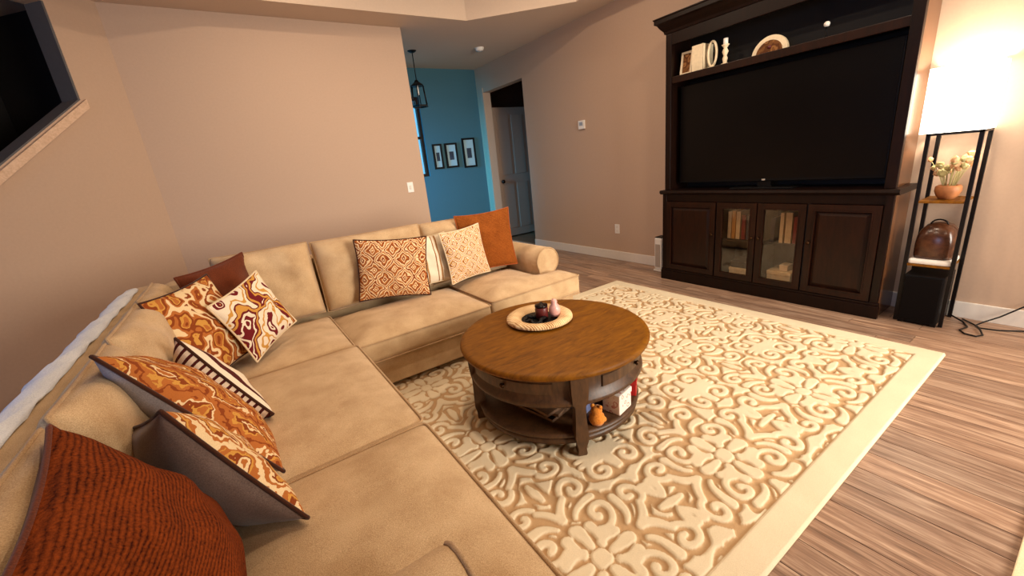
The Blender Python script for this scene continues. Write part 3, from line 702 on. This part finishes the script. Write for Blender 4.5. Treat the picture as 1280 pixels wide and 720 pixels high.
def book(name, label, ext, mat, axis, group, pagemat='plate'):
    """closed book standing: ext box; spine faces -X"""
    x0, y0, z0, x1, y1, z1 = ext; o = thing(name, label, 'book', (x0, (y0+y1)/2, z0), 0, group); w_, d_, h_ = y1-y0, x1-x0, z1-z0; c = min(.004, w_*.18)
    b = bmesh.new(); box(b, 0, -w_/2, 0, d_, -w_/2+c, h_); box(b, 0, w_/2-c, 0, d_, w_/2, h_); box(b, -.001, -w_/2, 0, c, w_/2, h_); link('cover', b, mat, o)
    bx('pages', (c+.001, -w_/2+c, .003, d_-.006, w_/2-c, h_-.004), pagemat, o); return o
# stacked magazines under the table, left side
MT['mag'] = plain('magazine_paper', lin(120, 92, 70), .5, .2, 60)
for k, (dx, rz) in enumerate(((0, .2), (.01, .34), (-.008, .1))):
    x, y = at_t(.18, -150); o = thing('magazine', ['dark magazine at the bottom of the pile under the coffee table', 'magazine in the middle of the pile under the coffee table', 'magazine on top of the pile under the coffee table'][k], 'magazine', (x+dx, y, SZ+k*.0165), rz, 'magazines under the coffee table')
    bx('cover', (-.10, -.13, .0135, .10, .13, .016), 'mag' if k else 'espresso', o); bx('pages', (-.098, -.128, .002, .098, .128, .0134), 'mag', o); bx('cover', (-.10, -.13, 0, .10, .13, .002), 'mag', o)

# ------------------------------------------------------------------ entertainment centre
XF, XB = 3.50, 3.832; CY0, CY1 = .826, 2.545
cab = thing('entertainment_center', 'tall dark espresso entertainment center with hutch against the wall', 'cabinet', (0, 0, 0))
E_ = 'espresso'; I_ = 'espresso_d'
# base carcass
bx('side_panel', (XF+.02, CY0, .0, XB, CY0+.025, .85), 'lamplit_side', cab, .003); bx('side_panel', (XF+.02, CY1-.025, 0, XB, CY1, .85), E_, cab, .003)
bx('back_panel', (XB-.012, CY0+.025, .02, XB, CY1-.025, .85), I_, cab)
bx('bottom_panel', (XF+.03, CY0+.025, .09, XB-.012, CY1-.025, .11), I_, cab)
bx('plinth', (XF-.012, CY0-.012, 0, XF+.02, CY1+.012, .095), E_, cab, .006)
bx('plinth_moulding', (XF-.008, CY0-.008, .095, XF+.02, CY1+.008, .115), E_, cab, .006)
b = bmesh.new(); prism(b, [(XF-.03, .868), (XF-.025, .884), (XF-.02, .888), (XB, .888), (XB, .85), (XF-.01, .85), (XF-.018, .856)], lambda u, v: (u, CY0-.025, v), lambda u, v: (u, CY1+.02, v)); link('counter_top', b, E_, cab)
bx('top_rail', (XF+.005, CY0+.025, .785, XF+.03, CY1-.025, .85), E_, cab, .002)
for ys_ in (1.995, 1.655, 1.30): bx('divider', (XF+.01, ys_-.012, .11, XB-.012, ys_+.012, .785), I_, cab)
for yq in (CY0, CY1-.045): bx('corner_post', (XF-.004, yq, .115, XF+.03, yq+.045, .85), E_, cab, .004)
bx('shelf', (XF+.06, 1.312, .44, XB-.012, 1.643, .455), I_, cab); bx('shelf', (XF+.06, 1.667, .44, XB-.012, 1.983, .455), I_, cab)
MT['doorwood'] = wood('cabinet_door_wood', lin(18, 7, 3), lin(42, 18, 7), .35, (10, 10, 1.6), .05, Specular__IOR__Level=.25)
def cab_door(y0, y1, glass):
    z0, z1 = .12, .782; fr = .048
    b = bmesh.new(); slab_with_hole(b, [(y0, z0), (y1, z0), (y1, z1), (y0, z1)], [[(y0+fr, z0+fr), (y1-fr, z0+fr), (y1-fr, z1-fr), (y0+fr, z1-fr)]], lambda u, v: (XF-.012, u, v), lambda u, v: (XF+.008, u, v))
    d = link('door', b, 'doorwood', cab)
    if glass: bx('pane', (XF-.002, y0+fr, z0+fr, XF+.001, y1-fr, z1-fr), 'cabglass', d)
    else:
        b = bmesh.new(); c = .03
        A = [(y0+fr, z0+fr), (y1-fr, z0+fr), (y1-fr, z1-fr), (y0+fr, z1-fr)]; B = [(y0+fr+c, z0+fr+c), (y1-fr-c, z0+fr+c), (y1-fr-c, z1-fr-c), (y0+fr+c, z1-fr-c)]
        va = [b.verts.new((XF+.002, *p)) for p in A]; vb = [b.verts.new((XF-.009, *p)) for p in B]
        for i in range(4): b.faces.new((va[i], va[(i+1) % 4], vb[(i+1) % 4], vb[i]))
        b.faces.new(vb); link('raised_panel', b, 'doorwood', d)
    for (a, c, e, f) in ((y0+fr, y1-fr, z0+fr-.006, z0+fr), (y0+fr, y1-fr, z1-fr, z1-fr+.006)):
        bx('bead', (XF-.018, a, e, XF-.012, c, f), 'doorwood', d)
    for a in (y0+fr-.006, y1-fr): bx('bead', (XF-.018, a, z0+fr-.006, XF-.012, a+.006, z1-fr+.006), 'doorwood', d)
    return d
for k, (y0, y1, gl) in enumerate(((2.005, 2.495, 0), (1.66, 1.99, 1), (1.308, 1.65, 1), (.875, 1.295, 0))):
    d = cab_door(y0, y1, gl); yk = y0+.022 if k in (0, 2) else y1-.022
    if k == 2: yk = y1-.022
    if k == 1: yk = y0+.022
    kb = lt('knob', [(0, .024), (.010, .022), (.013, .015), (.007, .006), (.006, 0), (0, 0)], 'bronze', d, 12); kb.rotation_euler = (0, -PI/2, 0); kb.location = (XF-.012, yk, .5)
# hutch
HX = XF+.03
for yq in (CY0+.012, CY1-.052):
    bx('hutch_side', (HX, yq, .888, XB, yq+.04, 2.22), 'lamplit_side' if yq < 1 else E_, cab, .004)
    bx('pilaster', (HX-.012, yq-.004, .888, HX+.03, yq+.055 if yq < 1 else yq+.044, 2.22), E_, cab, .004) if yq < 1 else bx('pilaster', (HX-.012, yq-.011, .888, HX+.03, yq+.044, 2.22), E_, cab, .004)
bx('hutch_back', (XB-.012, CY0+.052, .888, XB, CY1-.052, 2.22), I_, cab)
bx('hutch_shelf', (HX+.02, CY0+.052, 1.845, XB-.012, CY1-.052, 1.873), E_, cab, .003)
bx('shelf_rail', (HX, CY0+.06, 1.82, HX+.022, CY1-.06, 1.877), 'doorwood', cab, .004)
bx('hutch_top', (HX-.005, CY0+.005, 2.2, XB, CY1-.005, 2.225), E_, cab)
bx('frieze', (HX-.008, CY0+.008, 2.13, HX+.018, CY1-.008, 2.225), E_, cab, .003)
b = bmesh.new()      # crown moulding mitred round three sides
cp = [(0, 2.225), (.015, 2.225), (.02, 2.245), (.045, 2.275), (.06, 2.30), (.078, 2.31), (.078, 2.338), (.085, 2.345), (.085, 2.352), (0, 2.352)]
path = [(XB, CY0+.01, 0, -1), (HX, CY0+.01, -1, -1), (HX, CY1-.01, -1, 1), (XB, CY1-.01, 0, 1)]
rings = [[b.verts.new((px+sx*o_, py+sy*o_, z)) for o_, z in cp] for px, py, sx, sy in path]
for A, B in zip(rings, rings[1:]):
    for i in range(len(cp)): j = (i+1) % len(cp); b.faces.new((A[i], A[j], B[j], B[i]))
b.faces.new(rings[0]); b.faces.new(rings[-1]); link('crown_moulding', b, E_, cab)
bx('cornice_cap', (HX, CY0+.01, 2.335, XB, CY1-.01, 2.35), E_, cab)

# television
tv = thing('television', 'large flat black television standing inside the hutch', 'television', (3.62, 1.685, .888))
bx('body', (0, -.765, .055, .035, .765, .905), 'black', tv, .006); bx('screen', (-.004, -.755, .08, .0, .755, .896), 'screen', tv)
bx('stand_neck', (.01, -.05, .012, .03, .05, .06), 'black', tv); bx('stand_foot', (-.07, -.24, 0, .12, .24, .012), 'black', tv, .004)
MT['led'] = plain('silver_badge', lin(190, 184, 176), .3, .02, Metallic=.5)
bx('badge', (-.0062, -.012, .062, -.0, .012, .074), 'led', tv)

# ornaments on the hutch shelf (shelf top z 1.858; front about x 3.55)
HZ = 1.8735
MT['photo'] = paisley('sepia_photo', 16, [(0, lin(120, 78, 44)), (.4, lin(150, 104, 62)), (.7, lin(96, 58, 34))], .1)
MT['ivory'] = plain('ivory_ceramic', lin(232, 212, 176), .45, .08, 40)
pf = thing('photo_frame', 'white photo frame with sepia picture at the end of the hutch shelf', 'photo frame', (3.60, 2.39, HZ), -.0)
b = bmesh.new(); slab_with_hole(b, [(-.055, 0), (.055, 0), (.055, .19), (-.055, .19)], [[(-.038, .02), (.038, .02), (.038, .172), (-.038, .172)]], lambda u, v: (v*.16-.012, u, v), lambda u, v: (v*.16+.004, u, v)); link('frame', b, 'ivory', pf)
b = bmesh.new(); prism(b, [(-.04, .018), (.04, .018), (.04, .174), (-.04, .174)], lambda u, v: (v*.16-.003, u, v), lambda u, v: (v*.16+.002, u, v)); link('picture', b, 'photo', pf)
b = bmesh.new(); prism(b, [(.03, .10), (.034, .10), (.085, 0), (.08, 0)], lambda u, v: (u, -.01, v), lambda u, v: (u, .01, v)); link('easel_leg', b, 'espresso', pf)
book('book', 'thick ivory book with printed cover standing beside the photo frame', (3.57, 2.215, HZ, 3.72, 2.315, HZ+.205), 'ivory', 0, None)
bl = thing('carved_ornament', 'ivory carved open ring ornament on the hutch shelf', 'ornament', (3.60, 2.15, HZ))
lt('foot', [(0, 0), (.03, 0), (.028, .012), (.012, .02), (0, .02)], 'ivory', bl, 20)
tb('ring', [(0, .036*math.sin(a), .11+.092*-math.cos(a)) for a in [i*2*PI/28 for i in range(28)]], .010, 'ivory', bl, 8, True)
cs_ = thing('candlestick', 'turned ivory candlestick next to the carved ring ornament', 'candlestick', (3.60, 2.04, HZ))
lt('stick', [(0, 0), (.034, 0), (.034, .01), (.014, .02), (.020, .05), (.012, .07), (.024, .10), (.012, .125), (.022, .14), (.03, .15), (0, .15)], 'ivory', cs_, 20)
lt('candle', [(0, .15), (.018, .15), (.018, .195), (0, .197)], 'plate', cs_, 16)
an = thing('arched_plaque', 'half round ivory plaque with brown centre on the hutch shelf', 'ornament', (3.60, 1.70, HZ))
def halfdisc(name, r, d0, d1, mat):
    b = bmesh.new(); prism(b, [(r*math.cos(a), r*math.sin(a)) for a in [PI*i/24 for i in range(25)]], lambda u, v: (v*.15+d0, u, v), lambda u, v: (v*.15+d1, u, v)); return link(name, b, mat, an)
halfdisc('rim', .125, -.01, .02, 'ivory'); halfdisc('face', .092, -.016, -.009, 'photo')
lt('hub', [(0, .006), (.012, .004), (.014, 0), (0, 0)], 'wax', an, 14).matrix_local = Matrix.Translation((-.010, 0, .045)) @ Matrix.Rotation(-PI/2, 4, 'Y')
bv = thing('ball_finial', 'small white glass ball on a slim black stand on the hutch shelf', 'ornament', (3.60, 1.345, HZ))
lt('stand', [(0, 0), (.022, 0), (.02, .008), (.004, .014), (.004, .07), (.012, .075), (0, .075)], 'black', bv, 16)
b = bmesh.new(); bmesh.ops.create_uvsphere(b, u_segments=20, v_segments=12, radius=.018, matrix=Matrix.Translation((0, 0, .092))); link('ball', b, 'plate', bv, True)

# things behind the glass doors
MT['bk1'] = plain('cream_bookcloth', lin(226, 204, 160), .6, .1); MT['bk2'] = plain('ochre_bookcloth', lin(206, 150, 74), .6, .1); MT['bk3'] = plain('crimson_bookcloth', lin(130, 30, 26), .6, .1); MT['bk4'] = plain('navy_bookcloth', lin(46, 44, 60), .6, .1)
UZ = .456
hts = [.19, .20, .185, .18, .17]
spec = [(1.925, .030, .235, 'bk1', 'cream book at the end of the row behind the first glass door'), (1.890, .030, .245, 'bk2', 'ochre book between two cream books behind the first glass door'), (1.850, .034, .24, 'bk1', 'cream book beside the crimson book behind the first glass door'), (1.805, .030, .21, 'bk3', 'crimson book behind the first glass door'), (1.765, .03, .20, 'bk4', 'navy book behind the first glass door'),
        (1.505, .026, .24, 'bk1', 'slim cream book behind the second glass door'), (1.455, .045, .245, 'bk1', 'thick cream book behind the second glass door'), (1.405, .03, .215, 'bk3', 'crimson book behind the second glass door'), (1.57, .03, .20, 'bk4', 'navy book behind the second glass door')]
for yc, wd, hh, mm, lb in spec: book('book', lb, (XF+.09, yc-wd/2, UZ, XF+.24, yc+wd/2, UZ+hh), mm, 0, 'books behind the glass cabinet doors')
def sbox(label, ext, mat):
    x0, y0, z0, x1, y1, z1 = ext; lidded('media_box', label, 'box', (x0+x1)/2, (y0+y1)/2, z0, 0, x1-x0, y1-y0, z1-z0, mat, mat)
sbox('flat cream box behind the first glass door below the books', (XF+.07, 1.74, .111, XF+.26, 1.90, .20), 'bk1')
sbox('flat ochre box behind the second glass door below the books', (XF+.07, 1.40, .111, XF+.26, 1.58, .22), 'bk1')
sbox('dark electronics box stacked on the flat cream box', (XF+.08, 1.75, .2005, XF+.26, 1.89, .26), 'black')
sbox('small cream carton on the flat ochre box', (XF+.10, 1.44, .2205, XF+.2, 1.50, .27), 'ivory')

# white tower left of the cabinet
pu = thing('air_purifier', 'slim white plastic tower standing on the floor beside the entertainment center', 'air purifier', (3.735, 2.735, 0))
b = bmesh.new(); box(b, -.06, -.045, .02, .06, .045, .37, .018); link('body', b, 'plate', pu)
bx('base', (-.07, -.05, 0, .07, .05, .02), 'white', pu, .006); bx('grille', (-.0625, -.03, .05, -.06, .03, .30), 'led', pu); bx('top_cap', (-.055, -.04, .37, .055, .04, .378), 'black', pu, .003)

# ------------------------------------------------------------------ shelf floor lamp
LX0, LX1, LY0, LY1 = 3.570, 3.825, .508, .748
lamp = thing('floor_lamp', 'black metal shelf floor lamp with glowing white box shade beside the cabinet', 'floor lamp')
for px in (LX0, LX1-.02):
    for py in (LY0, LY1-.02): bx('post', (px, py, 0, px+.02, py+.02, 1.215), 'metal', lamp, .002)
for z in (.79, .385):
    s_ = bx('shelf', (LX0+.002, LY0+.02, z, LX1-.002, LY1-.02, z+.014), 'tablewood', lamp, .002)
for z in (1.19,):
    b = bmesh.new(); slab_with_hole(b, [(LX0, LY0), (LX1, LY0), (LX1, LY1), (LX0, LY1)], [[(LX0+.02, LY0+.02), (LX1-.02, LY0+.02), (LX1-.02, LY1-.02), (LX0+.02, LY1-.02)]], lambda u, v: (u, v, z), lambda u, v: (u, v, z+.02)); link('top_frame', b, 'metal', lamp)
bx('socket_bar', (LX0+.02, (LY0+LY1)/2-.012, 1.192, LX1-.02, (LY0+LY1)/2+.012, 1.208), 'metal', lamp)
b = bmesh.new(); sa = [(LX0-.012, LY0-.004), (LX1+.006, LY0-.004), (LX1+.006, LY1+.03), (LX0-.012, LY1+.03)]
sb = [(LX0-.008, LY0), (LX1+.002, LY0), (LX1+.002, LY1+.026), (LX0-.008, LY1+.026)]
slab_with_hole(b, sa, [sb], lambda u, v: (u, v, 1.205), lambda u, v: (u, v, 1.565)); link('lamp_shade', b, 'shade', lamp)
b = bmesh.new(); bmesh.ops.create_uvsphere(b, u_segments=16, v_segments=10, radius=.035, matrix=Matrix.Translation(((LX0+LX1)/2, (LY0+LY1)/2, 1.33))); bl_ = link('bulb', b, 'bulb', lamp, True)
pl = bpy.data.lights.new('floor_lamp_bulb', 'POINT'); pl.energy = 40; pl.color = (1.0, .86, .66); pl.shadow_soft_size = .05
po = bpy.data.objects.new('floor_lamp_bulb', pl); C.objects.link(po); po.location = ((LX0+LX1)/2, (LY0+LY1)/2, 1.40)
tb('lamp_cord', [(LX0+.2, LY0-.002, .03), (3.74, .44, .006), (3.66, .41, .006), (3.58, .43, .006), (3.53, .40, .006), (3.52, .35, .006), (3.56, .33, .007), (3.63, .35, .012), (3.70, .38, .014), (3.76, .36, .02), (3.80, .30, .06), (3.822, .22, .14), (3.83, .12, .20), (3.832, .02, .25), (3.836, -.055, .29)], .005, 'metal', lamp, 6)
tag(tb('power_cable', [(3.80, .455, .006), (3.74, .40, .006), (3.68, .36, .006), (3.70, .28, .006), (3.76, .2, .006), (3.80, .1, .006), (3.81, -.05, .006), (3.80, -.3, .006)], .0045, 'metal', None, 6), 'thin black cable lying on the floor along the baseboard', 'cable')
MT['subw'] = plain('black_speaker_cloth', lin(10, 5, 4), .8, .15, 200, Specular__IOR__Level=.1)
sw = thing('subwoofer', 'black box subwoofer on the floor under the lamp shelves', 'speaker', (3.66, .628, 0))
bx('cabinet', (-.125, -.095, .015, .14, .095, .335), 'black', sw, .006); bx('front_grille', (-.133, -.088, .03, -.125, .088, .325), 'subw', sw, .003)
for sx in (-.10, .11):
    for sy in (-.08, .08): bx('foot', (sx-.012, sy-.012, 0, sx+.012, sy+.012, .0155), 'metal', sw)
MT['helmet'] = wood('brown_glossy_shell', lin(46, 22, 14), lin(96, 58, 36), .25, (6, 6, 6))
hb = thing('bread_box', 'dark brown domed basket with white base band on the lower lamp shelf', 'basket', (3.69, .628, .399))
b = bmesh.new(); n = 20; rings = []
for k, (sc, z) in enumerate(((.96, .035), (1.0, .06), (1.0, .13), (.95, .175), (.82, .215), (.6, .243), (.3, .258), (.02, .262))):
    rings.append([b.verts.new((.105*sc*math.copysign(abs(math.cos(a))**.6, math.cos(a)), .096*sc*math.copysign(abs(math.sin(a))**.6, math.sin(a)), z)) for a in [2*PI*i/n for i in range(n)]])
for A, B in zip(rings, rings[1:]):
    for i in range(n): b.faces.new((A[i], A[(i+1) % n], B[(i+1) % n], B[i]))
b.faces.new(rings[-1]); b.faces.new(rings[0]); link('dome', b, 'helmet', hb, True)
bx('base_band', (-.112, -.1, 0, .108, .1, .034), 'plate', hb, .012)
tb('handle', [(-.03, .04*math.cos(a), .245+.035*math.sin(a)) for a in [PI*i/10 for i in range(11)]], .005, 'metal', hb, 6)
# plant arrangement on the upper shelf
MT['terra'] = plain('tan_pottery', lin(170, 108, 62), .6, .15, 40); MT['leaf'] = plain('dry_sage_leaf', lin(176, 164, 110), .7, .2, 20); MT['bloom'] = plain('dried_peach_flower', lin(226, 178, 130), .8, .15, 30)
pv = thing('dried_arrangement', 'dried flowers in a small brown bowl on the upper lamp shelf', 'plant', (3.68, .625, .8045))
lt('bowl', [(0, 0), (.035, 0), (.05, .02), (.062, .05), (.06, .075), (.05, .085), (.045, .08), (.05, .06), (.03, .03), (0, .025)], 'terra', pv, 24)
rr = random.Random(3)
for k in range(30):
    a = rr.uniform(0, 2*PI); L_ = rr.uniform(.09, .2); tl = rr.uniform(.1, .6); p0 = Vector((.02*math.cos(a), .02*math.sin(a), .06)); p2 = p0+Vector((math.cos(a)*tl*L_*.9, math.sin(a)*tl*L_*.9, L_)); p1 = (p0+p2)/2+Vector((0, 0, .02))
    st = tb('stem', [p0, p1, p2], .0018, 'leaf', pv, 5)
    b = bmesh.new(); bmesh.ops.create_icosphere(b, subdivisions=1, radius=rr.uniform(.014, .026), matrix=Matrix.Translation(p2))
    for v in b.verts: v.co += Vector((rr.uniform(-1, 1), rr.uniform(-1, 1), rr.uniform(-1, 1)))*.004
    link('bloom', b, 'bloom' if k % 3 else 'leaf', st)

# ------------------------------------------------------------------ wall fittings
def on_right(name, label, cat, y, z, w_, h_, d_, extra=None):
    o = thing(name, label, cat, (XR, y, z)); bx('plate', (-d_, -w_/2, -h_/2, 0, w_/2, h_/2), 'plate', o, .003)
    return o
th = on_right('thermostat', 'white square thermostat on the wall beside the entertainment center', 'thermostat', 3.965, 1.652, .10, .10, .025); bx('display', (-.027, -.03, -.01, -.025, .03, .03), 'led', th)
ol = on_right('power_outlet', 'white power outlet low on the wall beside the entertainment center', 'outlet', 3.446, .388, .072, .115, .007)
for z in (-.025, .025): bx('socket', (-.0085, -.015, z-.015, -.007, .015, z+.015), 'white', ol, .001)
o2 = on_right('power_outlet', 'white power outlet where the lamp cord is plugged in', 'outlet', -.06, .31, .072, .115, .007)
for z in (-.025, .025): bx('socket', (-.0085, -.015, z-.015, -.007, .015, z+.015), 'white', o2, .001)
ls = thing('light_switch', 'white light switch on the end of the wall behind the sofa', 'switch', (1.806, YB, 1.142)); bx('plate', (-.036, -.007, -.058, .036, 0, .058), 'plate', ls, .003); bx('toggle', (-.012, -.014, -.022, .012, -.007, .022), 'white', ls, .002)
sd = thing('smoke_detector', 'round white smoke detector on the hall ceiling', 'smoke detector', (3.28, 5.25, CZ)); lt('body', [(0, -.045), (.035, -.044), (.05, -.034), (.058, -.012), (.062, 0), (0, 0)], 'plate', sd, 28); lt('vent_ring', [(.036, -.0462), (.046, -.0392), (.04, -.0462), (.036, -.0462)], 'led', sd, 28)
# framed pictures on the hall wall
MT['mount'] = plain('blue_lit_picture_mount', lin(150, 180, 190), .7, .04); MT['print'] = plain('dark_ink_print', lin(40, 48, 62), .7, .5, 40)  # white mounts coloured with the blue daylight falling on them
for (x0, x1, z0, z1, lb) in ((2.90, 3.06, 1.315, 1.70, 'black framed print nearest the hall window'), (3.115, 3.335, 1.315, 1.70, 'black framed print in the middle of the hall row'), (3.44, 3.68, 1.29, 1.76, 'black framed print nearest the hall doorway')):
    o = thing('framed_print', lb, 'picture', ((x0+x1)/2, YH, z0), 0, 'framed prints on the hall wall'); w_ = (x1-x0)/2; h_ = z1-z0; fr = .028
    b = bmesh.new(); slab_with_hole(b, [(-w_, 0), (w_, 0), (w_, h_), (-w_, h_)], [[(-w_+fr, fr), (w_-fr, fr), (w_-fr, h_-fr), (-w_+fr, h_-fr)]], lambda u, v: (u, -.028, v), lambda u, v: (u, 0, v)); link('frame', b, 'black', o)
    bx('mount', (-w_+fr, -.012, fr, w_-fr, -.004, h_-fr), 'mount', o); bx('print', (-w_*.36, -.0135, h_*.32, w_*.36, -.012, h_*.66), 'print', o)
# lantern in the hall
LNX, LNY = 2.44, 5.55
ln = thing('pendant_lantern', 'dark metal pendant lantern hanging from the hall ceiling', 'pendant light', (LNX, LNY, CZ))
lt('canopy', [(0, -.025), (.03, -.022), (.055, -.005), (.058, 0), (0, 0)], 'metal', ln, 20); tb('chain', [(0, 0, -.02), (0, 0, -.36)], .006, 'metal', ln, 6)
lt('roof', [(0, -.34), (.02, -.345), (.035, -.37), (.09, -.41), (.095, -.42), (0, -.42)], 'metal', ln, 6, False)
for k in range(6): a = 2*PI*k/6; tb('bar', [(.085*math.cos(a), .085*math.sin(a), -.42), (.105*math.cos(a), .105*math.sin(a), -.66)], .006, 'metal', ln, 6)
lt('bottom_ring', [(.09, -.655), (.112, -.655), (.112, -.675), (.09, -.675), (.09, -.655)], 'metal', ln, 6, False); lt('candle', [(0, -.42), (.012, -.42), (.012, -.52), (0, -.53)], 'plate', ln, 12)

# second rug at the edge of the floor
MT['rugedge'] = fabric('cream_rug_binding', lin(220, 196, 150), lin(244, 226, 188)); MT['rugdark'] = fabric('dark_maroon_rug', lin(44, 14, 12), lin(70, 24, 20))
r2 = thing('hearth_rug', 'dark maroon rug with cream bound edge at the corner of the wood floor', 'rug', (1.2, -.66, 0))
bx('field', (-.93, -.60, .0005, .93, .60, .009), 'rugdark', r2); bx('binding', (-.97, .60, .0005, .97, .64, .011), 'rugedge', r2, .003); bx('binding', (-.97, -.64, .0005, .97, -.60, .011), 'rugedge', r2, .003); bx('binding', (.93, -.60, .0005, .97, .60, .011), 'rugedge', r2, .003); bx('binding', (-.97, -.60, .0005, -.93, .60, .011), 'rugedge', r2, .003)
